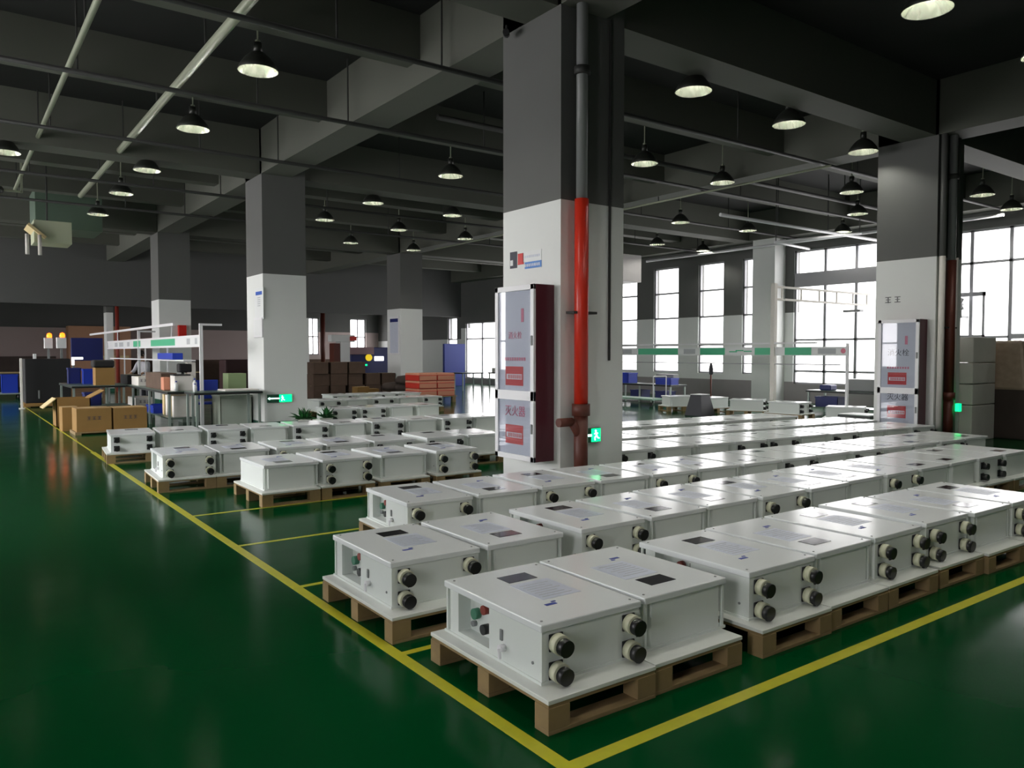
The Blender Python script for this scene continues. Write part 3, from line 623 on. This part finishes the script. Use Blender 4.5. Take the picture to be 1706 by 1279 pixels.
# goods on the bench
carton('carton', 3.55, 16.9, .76, .3, 1.5, .33, M['dcarton'], 'dark brown crate on the workbench behind the blue chair', False)
carton('carton', 3.55, 19.2, .76, .3, .8, .2, M['foam'], 'white labelled carton on the workbench, nearest the person', True)
carton('carton', 3.5, 20.2, .76, .3, .9, .22, M['blackm'], 'black box at the far end of the workbench', False)
tag(MB().box(3.5, 3.62, 16.45, 16.7, .762, 1.02, M['salmon'], bev=.01).build('box'), 'small orange box between the brown crate and pale case', 'box')
r = thing('instrument_case', 'pale instrument case with dark top on the workbench', 'instrument', (3.6, 16.0, .76)); MB().box(0, .35, 0, .35, 0, .30, M['foam'], bev=.01).build('case_body', r); MB().box(-.02, .3, -.02, .3, .30, .325, M['blackm'], bev=.005).build('case_lid', r)
for (x, y, h, lab) in ((3.78, 15.2, .16, 'white bottle standing at the left end of the crosswise table'), (3.85, 15.5, .25, 'taller white bottle behind the left end of the crosswise table'), (3.62, 15.95, .2, 'white bottle by the pale instrument case')):
    z = .77 if y < 15.8 else .76
    r = thing('bottle', lab, 'bottle', (x, y, z)); MB().lathe([(0, 0), (.035, 0), (.038, h * .65), (.015, h * .8), (.015, h * .9)], M['signw'], 14).build('bottle_body', r); MB().cyl((0, 0, h * .88), (0, 0, h), .018, M['blue'], 10).build('cap', r)
r = thing('drill_press', 'dark and cream bench machine near the gantry upright', 'machine', (4.32, 17.9, 0)); MB().box(-.18, .2, -.2, .2, 0, .72, M['leg']).build('stand', r)
MB().box(-.05, .13, -.1, .1, .72, 1.30, M['foam'], bev=.01).build('column', r); MB().box(-.22, .05, -.12, .12, 1.08, 1.27, M['blackm'], bev=.03).build('motor_head', r); MB().cyl((-.12, 0, 1.08), (-.12, 0, .92), .03, M['blackm'], 10).build('spindle', r); MB().box(-.12, .0, -.16, -.1, .98, 1.03, M['warmred']).build('red_handle', r)
tag(MB().box(4.3, 4.95, 15.1, 15.6, .772, .80, M['foam'], bev=.005).build('foam_board'), 'pale foam board lying on the crosswise table', 'board')
bin_(4.42, 15.85, 0, .62, .6, .66, mat('pale_grey_bin', (.42, .47, .40), .5), 'large pale grey bin behind the crosswise table')
r = thing('chair', 'blue plastic chair behind the crosswise table', 'chair', (4.36, 16.8, 0))
MB().box(-.22, .22, -.2, .2, .44, .48, M['bluep'], bev=.01).build('seat', r); MB().box(-.22, .22, -.22, -.19, .56, .95, M['bluep'], bev=.01).build('backrest', r)
for sx in (-1, 1):
    for sy in (-1, 1): MB().cyl((sx * .2, sy * .18, 0), (sx * .18, sy * .16, .44), .014, M['black'], 8).build('leg', r)
    MB().cyl((sx * .18, -.2, .44), (sx * .18, -.205, .8), .012, M['black'], 8).build('back_frame', r)
tag(MB().box(5.05, 5.45, 17.5, 17.9, .0, 1.05, mat('light_green_steel', (.30, .40, .20), .5), bev=.01).build('locker'), 'light green locker behind the crosswise table', 'locker')
tag(MB().box(7.6, 8.9, 26.6, 27.4, .0, 1.28, mat('dark_maroon_cloth', (.05, .02, .022), .7), bev=.06).build('covered_rack'), 'dark maroon covered rack left of the second pillar', 'rack')
# goods under the bench
carton('carton', 3.55, 19.6, .245, .4, .9, .22, M['foam'], 'white carton with print on the shelf under the workbench', True)
bin_(3.5, 17.4, .245, .4, .7, .16, M['bluep'], 'shallow blue bin on the shelf under the workbench')
for k in range(4): tag(MB().box(3.6, 4.05, 16.1 + .27 * k, 16.25 + .27 * k, .245, .66, M['flap' if k % 2 else 'foam'], bev=.005).build('panel_stack'), f'cream panel standing under the workbench, {ORD[k]} of four from the near end', 'panel', 'cream panels standing under the workbench')
# potted plants
for (x, lab) in ((5.55, 'left potted plant at the foot of the second pillar'), (5.98, 'right potted plant at the foot of the second pillar')):
    r = thing('potted_plant', lab, 'plant', (x, 14.3, 0)); MB().cyl((0, 0, .0), (0, 0, .24), .09, M['pot'], 16, .12).build('pot', r)
    mb = MB(); mb.mi(M['leaf'])
    for i in range(46):
        a = random.uniform(0, 2 * PI); e_ = random.uniform(.2, 1.35); L = random.uniform(.16, .30); b0 = Vector((random.uniform(-.05, .05), random.uniform(-.05, .05), .24))
        d = Vector((math.cos(a) * math.cos(e_), math.sin(a) * math.cos(e_), math.sin(e_))); s_ = Vector((-math.sin(a), math.cos(a), 0)) * .03
        p1 = b0 + d * L * .55; p2 = b0 + d * L + Vector((0, 0, -.04))
        v = [mb.bm.verts.new(q) for q in (b0, p1 + s_, p2, p1 - s_)]; mb.bm.faces.new(v)
        mb.cyl(b0, p1, .003, M['leaf'], 4)
    mb.build('foliage', r)

# person behind the workbench
def skin_mesh(name, verts, edges, radii, parent, m, sub=2, root=0):
    me = bpy.data.meshes.new(name); me.from_pydata([Vector(v) for v in verts], edges, []); me.materials.append(m)
    o = bpy.data.objects.new(name, me); COL.objects.link(o); o.parent = parent
    sk = o.modifiers.new('skin', 'SKIN'); sk.use_smooth_shade = True
    for i, r_ in enumerate(radii):
        q = me.skin_vertices[0].data[i]; q.radius = r_ if isinstance(r_, tuple) else (r_, r_)
        q.use_root = (i == root)
    s_ = o.modifiers.new('sub', 'SUBSURF'); s_.levels = sub; s_.render_levels = sub
    bpy.context.view_layer.update(); dg = bpy.context.evaluated_depsgraph_get()
    nm = bpy.data.meshes.new_from_object(o.evaluated_get(dg)); o.modifiers.clear(); o.data = nm
    return o
pr = thing('person', 'person in grey shirt with black hair leaning over the far end of the workbench', 'person', (4.45, 23.0, 0), math.radians(125)); pr.scale = (.92, .92, .91)
# local frame: +y is the way the person faces (towards the line), z up
V = [(0, 0, .92), (0, .04, 1.10), (0, .10, 1.30), (0, .13, 1.40), (0, .17, 1.47), (0, .20, 1.56), (0, .215, 1.64),
     (.17, .11, 1.36), (.24, .20, 1.12), (.20, .42, 1.02), (.19, .50, 1.01), (-.17, .11, 1.36), (-.24, .20, 1.12), (-.20, .42, 1.02), (-.19, .50, 1.01),
     (.10, 0, .86), (.11, .03, .48), (.11, -.01, .09), (.12, .13, .035), (-.10, 0, .86), (-.11, .03, .48), (-.11, -.01, .09), (-.12, .13, .035)]
E_ = [(0, 1), (1, 2), (2, 3), (3, 4), (4, 5), (5, 6), (2, 7), (7, 8), (8, 9), (9, 10), (2, 11), (11, 12), (12, 13), (13, 14), (0, 15), (15, 16), (16, 17), (17, 18), (0, 19), (19, 20), (20, 21), (21, 22)]
Rr = [(.15, .11), (.13, .10), (.15, .11), .075, .052, (.078, .095), (.068, .08), .055, .042, .032, .03, .055, .042, .032, .03, .085, .058, .04, .038, .085, .058, .04, .038]
# fingers: each a short chain rooted in the palm
for s_, base in ((1, 10), (-1, 14)):
    bx_, by_, bz_ = V[base]
    for k, L in enumerate((.065, .075, .07, .055)):
        i0 = len(V); x = bx_ + (k - 1.5) * .019; V += [(x, by_ + .045, bz_ - .005), (x, by_ + .045 + L * .55, bz_ - .012), (x, by_ + .045 + L, bz_ - .035)]
        E_ += [(base, i0), (i0, i0 + 1), (i0 + 1, i0 + 2)]; Rr += [.0095, .0085, .0075]
    i0 = len(V); V += [(bx_ - s_ * .042, by_ + .02, bz_ - .01), (bx_ - s_ * .055, by_ + .055, bz_ - .02)]; E_ += [(base, i0), (i0, i0 + 1)]; Rr += [.011, .009]
body = skin_mesh('body', V, E_, Rr, pr, M['skin'])
sv = [V[i] for i in (0, 1, 2, 3)] + [V[7], V[8], (.215, .34, 1.05), V[11], V[12], (-.215, .34, 1.05)]
skin_mesh('shirt', sv, [(0, 1), (1, 2), (2, 3), (2, 4), (4, 5), (5, 6), (2, 7), (7, 8), (8, 9)], [(.17, .13), (.15, .12), (.17, .13), .085, .07, .058, .05, .07, .058, .05], pr, M['shirt'])
tv = [V[0], V[15], V[16], V[17], V[19], V[20], V[21]]
skin_mesh('trousers', tv, [(0, 1), (1, 2), (2, 3), (0, 4), (4, 5), (5, 6)], [(.16, .12), .10, .075, .065, .10, .075, .065], pr, M['trousers'])
hc = (0, .19, 1.62)
MB().lathe([(0, .115), (.05, .105), (.085, .07), (.098, .02), (.094, -.03), (.075, -.07)], M['hair'], 20, (hc[0], hc[1] - .012, hc[2])).build('hair', pr)
MB().lathe([(0, .0), (.008, -.012), (.014, -.035), (0, -.045)], M['skin'], 8, (0, .305, 1.62)).build('nose', pr)
for s_ in (-1, 1):
    MB().lathe([(0, .012), (.011, 0), (0, -.012)], M['signw'], 8, (s_ * .032, .285, 1.615)).build('eye', pr)
    MB().lathe([(0, .03), (.012, .01), (.012, -.01), (0, -.03)], M['skin'], 8, (s_ * .092, .19, 1.60)).build('ear', pr)
MB().box(-.022, .022, .280, .286, 1.553, 1.560, M['pinkink']).build('mouth', pr)

# ------------------------------------------------------------ far middle
r = thing('pallet', 'wooden pallet under the red cartons by the far pillar', 'pallet', (11.35, 20.2, 0))
MB().box(0, 1.35, 0, 1.0, .17, .20, M['wood']).build('deck', r)
for x in (0.02, .6, 1.2):
    for y in (.02, .88): MB().box(x, x + .12, y, y + .1, 0, .17, M['wood']).build('block', r)
for k in range(3):
    for j in range(2):
        x = 11.4 + .63 * j; z = .2 + .235 * k
        rr = thing('flat_carton', f'red and salmon flat carton, {["bottom", "middle", "top"][k]} layer, {["left", "right"][j]} stack by far pillar', 'carton', (x, 20.25, z), 0, 'red cartons on the pallet')
        MB().box(0, .61, 0, .85, 0, .17, M['redbox'], bev=.004).build('carton_body', rr); MB().box(.02, .60, -.012, 0, .02, .15, M['salmon']).build('salmon_end', rr); MB().box(-.005, .615, -.005, .855, .17, .225, M['salmon'], top=.96).build('carton_lid', rr)
r = thing('machine', 'navy blue machine with lit displays in the far middle', 'machine', (12.3, 27, 0))
MB().box(0, 2.1, 0, 1.2, 0, 1.72, M['navy'], bev=.03).build('cabinet', r); MB().box(-.1, .9, -.1, 0, 1.45, 1.72, mat('dull_pink', (.36, .22, .24), .6)).build('pink_cover', r)
MB().box(.95, 1.35, -.04, 0, 1.20, 1.38, M['white_l'], bev=.02).build('white_display', r); MB().cyl((.72, 0, 1.33), (.72, -.05, 1.33), .13, M['yell_e'], 20).build('yellow_disc', r)
MB().box(1.55, 1.85, -.04, 0, .95, 1.15, M['white_l'], bev=.01).build('small_display', r); MB().box(.2, .45, -.04, 0, .92, 1.05, M['white_l']).box(.5, .65, -.04, 0, 1.02, 1.08, M['green_e']).build('status_lights', r)
MB().box(2.1, 2.35, .1, .3, 1.3, 1.7, mat('violet_panel', (.10, .06, .42), .5)).build('violet_panel', r)
r = thing('machine_column', 'white column machine with red lamp beside the navy machine', 'machine', (11.45, 26, 0)); MB().box(0, .36, 0, .4, 0, 1.9, M['signw'], bev=.01).build('column', r); MB().box(-.35, .55, -.02, .3, 1.9, 2.15, M['signw'], bev=.01).build('head', r); MB().box(.35, .6, -.05, 0, 1.95, 2.1, M['warmred']).build('red_lamp', r); MB().box(-.25, -.02, 0, .4, 0, 1.85, M['brownp']).build('brown_side', r)
tag(MB().box(18.2, 19.3, 30, 30.15, .0, 1.92, mat('royal_blue_board', (.02, .04, .26), .5), bev=.01).build('partition_panel'), 'blue partition board right of the far pillar', 'panel')
LOC = ['left', 'middle left', 'middle', 'middle right', 'right']
k = 0
for i, x in enumerate((9.9, 10.5, 11.15, 11.8, 12.4)):
    for j in range(3 if i in (0, 1, 2) else 2):
        h = .40; w_ = random.uniform(.5, .6)
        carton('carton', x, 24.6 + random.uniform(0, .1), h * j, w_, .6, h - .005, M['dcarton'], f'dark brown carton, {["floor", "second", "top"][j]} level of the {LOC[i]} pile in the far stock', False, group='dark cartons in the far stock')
carton('carton', 10.6, 22.8, 0, .42, .4, .42, M['carton'], 'light brown carton in front of the dark stock, left', False)
carton('carton', 11.1, 23.0, 0, .36, .4, .34, M['carton'], 'light brown carton in front of the dark stock, right', False)
r = thing('covered_goods', 'dark heap of sacks beside the dark cartons', 'sacks', (12.3, 22.75, 0))
for q in range(6):
    a = q * 1.05; MB().lathe([(0, 0), (.36, .03), (.42, .14), (.32, .27), (0, .31)], M['brown'], 14, (.5 * math.cos(a) * (q % 3) / 2, .4 * math.sin(a), .24 * (q // 2))).build('sack', r)
for (x, y, w_, lab) in ((16.6, 26, 1.0, 'left'), (17.9, 25.4, 1.1, 'right')):
    bench('work_table', x, x + w_, y, y + .7, .72, f'grey far work table, {lab} one of two right of the red cartons', 2, along='x')
carton('carton', 17.95, 25.5, .72, .5, .4, .18, M['foam'], 'pale carton on the right hand far table', False)
# far bay furniture against the left of the far wall
for i, (x, w_, h, m, lab) in enumerate([(-1.0, 2.4, 1.2, 'brown', 'low brown rack at the far left in the low bay'), (1.8, 2.3, 1.35, 'brown', 'second brown rack beyond the black cabinet'), (4.6, 2.6, 2.75, 'peach', 'peach coloured tall panel behind the blue partition'), (9.0, 1.5, 1.15, 'brown', 'brown rack in the low bay beyond the second pillar'), (13.4, 2.6, 1.1, 'brown', 'dark rack in the low bay in the far middle')]):
    rr = thing('storage_rack', lab, 'rack', (x, 40.5, 0))
    MB().box(0, w_, 0, .8, 0, h, M[m], bev=.02).build('rack_body', rr); MB().box(.1, w_ - .1, -.02, 0, h * .45, h * .5, M['flap']).build('rail', rr)
r = thing('standpipe', 'red pipe on the distant pillar in the low bay', 'pipe', (5.43, 33.2, 0)); MB().cyl((0, 0, 0), (0, 0, 3.3), .07, M['dullred'], 12).build('red_pipe', r)
tag(MB().cyl((16.6, 40, 0), (16.6, 40, 3.9), .12, M['brownp'], 12).build('standpipe'), 'brown upright pipe beyond the right of the second pillar', 'pipe')

# ------------------------------------------------------------ right side by the windows
GX = 16.4
r = thing('sign_gantry', 'white gantry with green and white banner before the window wall', 'gantry', (GX, 9.6, 0))
MB().box(-.055, .055, 1.90, 2.01, 0, 3.2, M['foam']).build('pole', r)
MB().box(-.03, .03, 0, .05, 0, 1.72, M['alu']).box(-.03, .03, 7.6, 7.65, 0, 1.8, M['alu']).build('end_post', r)
bn = MB().box(-.01, .01, 0, 7.6, 1.44, 1.645, M['signw']).build('banner', r)
for a, b_ in ((5.01, 6.53), (3.41, 4.23), (1.95, 2.49), (.92, 1.63)): MB().box(-.014, -.01, a, b_, 1.455, 1.63, M['greensign']).build('green_panel', bn)
for a, b_ in ((6.8, 7.4), (4.4, 4.8), (.3, .75)): MB().box(-.014, -.01, a, b_, 1.48, 1.61, M['signg']).build('grey_print', bn)
MB().cyl((-.014, .12, 1.55), (-.01, .12, 1.55), .06, M['pinkink'], 12).build('red_mark', bn)
g = MB()
for k, (y, dz) in enumerate(((3.15, .02), (2.95, .05), (2.7, .03))): g.box(-.016, -.01, y - .12, y + .12, 1.50 + dz, 1.53 + dz, M['greensign'])
g.build('emblem', bn)
MB().box(-.05, .05, .8, 7.6, 1.72, 1.76, M['alu']).build('light_bar', r); MB().box(-.02, .02, .2, 7.6, 1.22, 1.245, M['wframe']).build('lower_bar', r)
for z in (2.82, 3.12): MB().box(0, 4.5, 1.93, 1.98, z - .025, z + .025, M['foam']).build('ladder_rail', r)
for q in (.3, 1.1, 1.9, 2.7, 3.5, 4.2): MB().box(q, q + .05, 1.94, 1.97, 2.82, 3.12, M['foam']).build('ladder_rung', r)
tag(MB().box(20.0, 20.2, 11.4, 11.9, 2.62, 2.68, M['greyp'], bev=.01).cyl((20.1, 11.6, 2.68), (20.1, 11.6, 2.80), .02, M['greyp'], 8).build('hanging_lamp'), 'small dark lamp under the end of the ladder tray', 'lamp')
pipe_thing('ceiling_pipe', (16.4, 11.55, 4.2), (21, 13.6, 4.62), .035, M['alu'], 'pale slanting pipe from the ceiling node to the windows', (.02,))
pipe_thing('ceiling_pipe', (16.4, 11.55, 4.2), (18.6, 10.6, 4.5), .028, M['alu'], 'short pale slanting pipe near the gantry pole', (.98,))
bench('workbench', 17.2, 17.9, 15.6, 18.2, .56, 'low bench with blue bins beside the narrow windows', 3, shelf=.08)
bin_(17.25, 17.4, .56, .4, .55, .32, M['bluep'], 'blue bin on the window bench, next to the central pillar edge')
bin_(17.25, 15.65, .56, .35, .6, .2, M['bluep'], 'shallow blue bin on the window bench')
tag(MB().box(17.64, 17.88, 15.9, 16.6, .56, .86, M['greyp'], bev=.01).build('case'), 'grey case behind the shallow blue bin', 'case')
bin_(17.3, 15.85, .105, .4, .45, .26, M['navy'], 'navy bin on the lower shelf of the window bench')
bin_(17.3, 16.9, .105, .4, .45, .26, M['navy'], 'second navy bin on the lower shelf of the window bench')
r = thing('trolley', 'low green trolley in front of the window bench', 'trolley', (16.2, 16.1, 0)); MB().box(-.3, .3, -1.0, .9, .18, .22, mat('pale_green_top', (.25, .42, .32), .4)).build('platform', r)
for sx in (-1, 1):
    for sy in (-.9, .8): MB().cyl((sx * .25, sy, .06), (sx * .25 + .03, sy, .06), .06, M['black'], 12).cyl((sx * .25 + .015, sy, .06), (sx * .25 + .015, sy, .18), .012, M['leg'], 6).build('wheel', r)
MB().cyl((-.26, -1.0, .22), (-.26, -1.0, .85), .015, M['alu'], 8).cyl((.26, -1.0, .22), (.26, -1.0, .85), .015, M['alu'], 8).cyl((-.26, -1.0, .85), (.26, -1.0, .85), .015, M['alu'], 8).build('push_handle', r)
r = thing('plinth_fan', 'dark tapered stand in front of the white boxes', 'stand', (14.65, 12.35, 0))
MB().box(-.26, .26, -.26, .26, 0, .50, M['coneg'], top=.62, bev=.01).build('tapered_body', r); MB().box(-.165, .165, -.165, .165, .50, .515, M['signw']).build('pale_top', r)
r = thing('tool_post', 'thin brown post with dark head behind the tapered stand', 'post', (16.2, 13.3, 0)); MB().cyl((0, 0, 0), (0, 0, 1.0), .022, M['brownp'], 10).build('post_shaft', r); MB().cyl((0, 0, 0), (0, 0, .03), .14, M['blackm'], 16).build('post_foot', r); MB().lathe([(0, .92), (.05, .95), (.06, 1.08), (.03, 1.22), (0, 1.24)], M['coneg'], 12).build('post_head', r)
for i, (x, y, z, rz, lab) in enumerate([(15.5, 13.75, .14, 1.2, 'white box standing behind the tapered stand, left one'), (15.6, 12.85, .14, 1.57, 'white box standing behind the tapered stand, right one'), (15.65, 11.72, .14, .5, 'white box with ports left of the gantry pole'), (15.6, 10.55, .14, .1, 'white box right of the gantry pole'), (16.0, 9.4, .08, .45, 'isolated white box before the dark bench by the windows')]):
    o = copy_tree(P['bs']); o.location = (x, y, z); o.rotation_euler.z = rz; tag(o, lab, 'equipment box')
    o = copy_tree(P['ps']); o.location = (x, y, z - .14); o.rotation_euler.z = rz; tag(o, 'pallet under the ' + 'white box ' + ['left behind the tapered stand', 'right behind the tapered stand', 'left of the gantry pole', 'right of the gantry pole', 'before the dark bench'][i], 'pallet')
    if z < .14: o.location.z = 0; o.scale.z = .57
bench('workbench', 17.4, 18.2, 9.4, 11.3, .58, 'dark bench with equipment before the big window', 2, shelf=.15)
tag(MB().box(17.5, 18.0, 9.5, 10.3, .58, .88, M['greyp'], bev=.03).build('instrument'), 'grey instrument on the dark bench by the big window', 'instrument')
tag(MB().box(17.5, 17.8, 10.7, 11.0, .58, .72, M['navy'], bev=.03).build('instrument'), 'small dark blue instrument on the dark bench', 'instrument')
bin_(17.5, 10.5, .175, .45, .6, .25, M['navy'], 'navy bin under the dark bench by the big window')
bench('work_table', 15.1, 15.7, 8.35, 9.05, .22, 'low white table beside the right hand pillar', 2)
tag(MB().box(15.12, 15.68, 8.37, 9.03, .221, .235, M['signw']).build('white_sheet'), 'white sheet on the low table beside the right pillar', 'sheet')
# stack of white boards and dark wrapped stack right of the pillar
for k in range(4):
    z0 = [0, .62, .98, 1.34][k]; z1 = [.62, .98, 1.34, 1.78][k]
    tag(MB().box(13.98 + .01 * (k % 2), 14.85, 5.95, 6.95, z0, z1 - .012, M['foam'], bev=.012).build('foam_block'), f'white foam block, {["lowest", "second", "third", "top"][k]} in the stack right of the right pillar', 'foam block', 'white foam blocks right of the pillar')
r = thing('wrapped_stack', 'dark brown wrapped stack at the right edge of the picture', 'stacked goods', (14.95, 5.5, 0))
MB().box(0, 1.7, 0, 1.3, .0, 1.05, M['brown'], bev=.02).build('goods', r); MB().box(-.02, .3, -.02, 1.0, .85, 1.72, M['wrap'], bev=.05, top=.8).build('plastic_wrap', r); MB().box(.3, 1.7, .05, 1.25, 1.05, 1.14, M['brown'], bev=.02).build('upper_layer', r)

r = thing('casement_sash', 'open grey window sash with wall fan by the right pillar', 'window sash', (20.8, 8.62, 1.9))
for a in ((0, .05, 0, 1.12), (.95, 1.0, 0, 1.12), (0, 1.0, 1.02, 1.12), (0, 1.0, 0, .05)): MB().box(0, .06, a[0], a[1], a[2], a[3], M['wframe']).build('sash_bar', r)
r = thing('wall_fan', 'round pale wall fan in front of the right window', 'fan', (20.5, 9.1, 2.72))
m_ = MB()
for rr_ in (.08, .14, .20):
    for i in range(20):
        a0, a1 = 2 * PI * i / 20, 2 * PI * (i + 1) / 20
        m_.cyl((0, rr_ * math.cos(a0), rr_ * math.sin(a0)), (0, rr_ * math.cos(a1), rr_ * math.sin(a1)), .006, M['wframe'], 5)
for i in range(8): m_.cyl((0, 0, 0), (0, .2 * math.cos(i * PI / 4), .2 * math.sin(i * PI / 4)), .004, M['wframe'], 5)
m_.build('guard', r)
for i in range(3):
    MB().box(.02, .03, .02, .17, -.05, .05, M['alu'], T=Matrix.Rotation(i * 2 * PI / 3, 4, 'X')).build('blade', r)
MB().cyl((0, 0, 0), (.18, 0, 0), .05, M['greyp'], 12).cyl((.15, 0, 0), (.15, 0, -.3), .02, M['greyp'], 8).box(.13, .5, -.03, .03, -.34, -.28, M['greyp']).build('motor_and_arm', r)
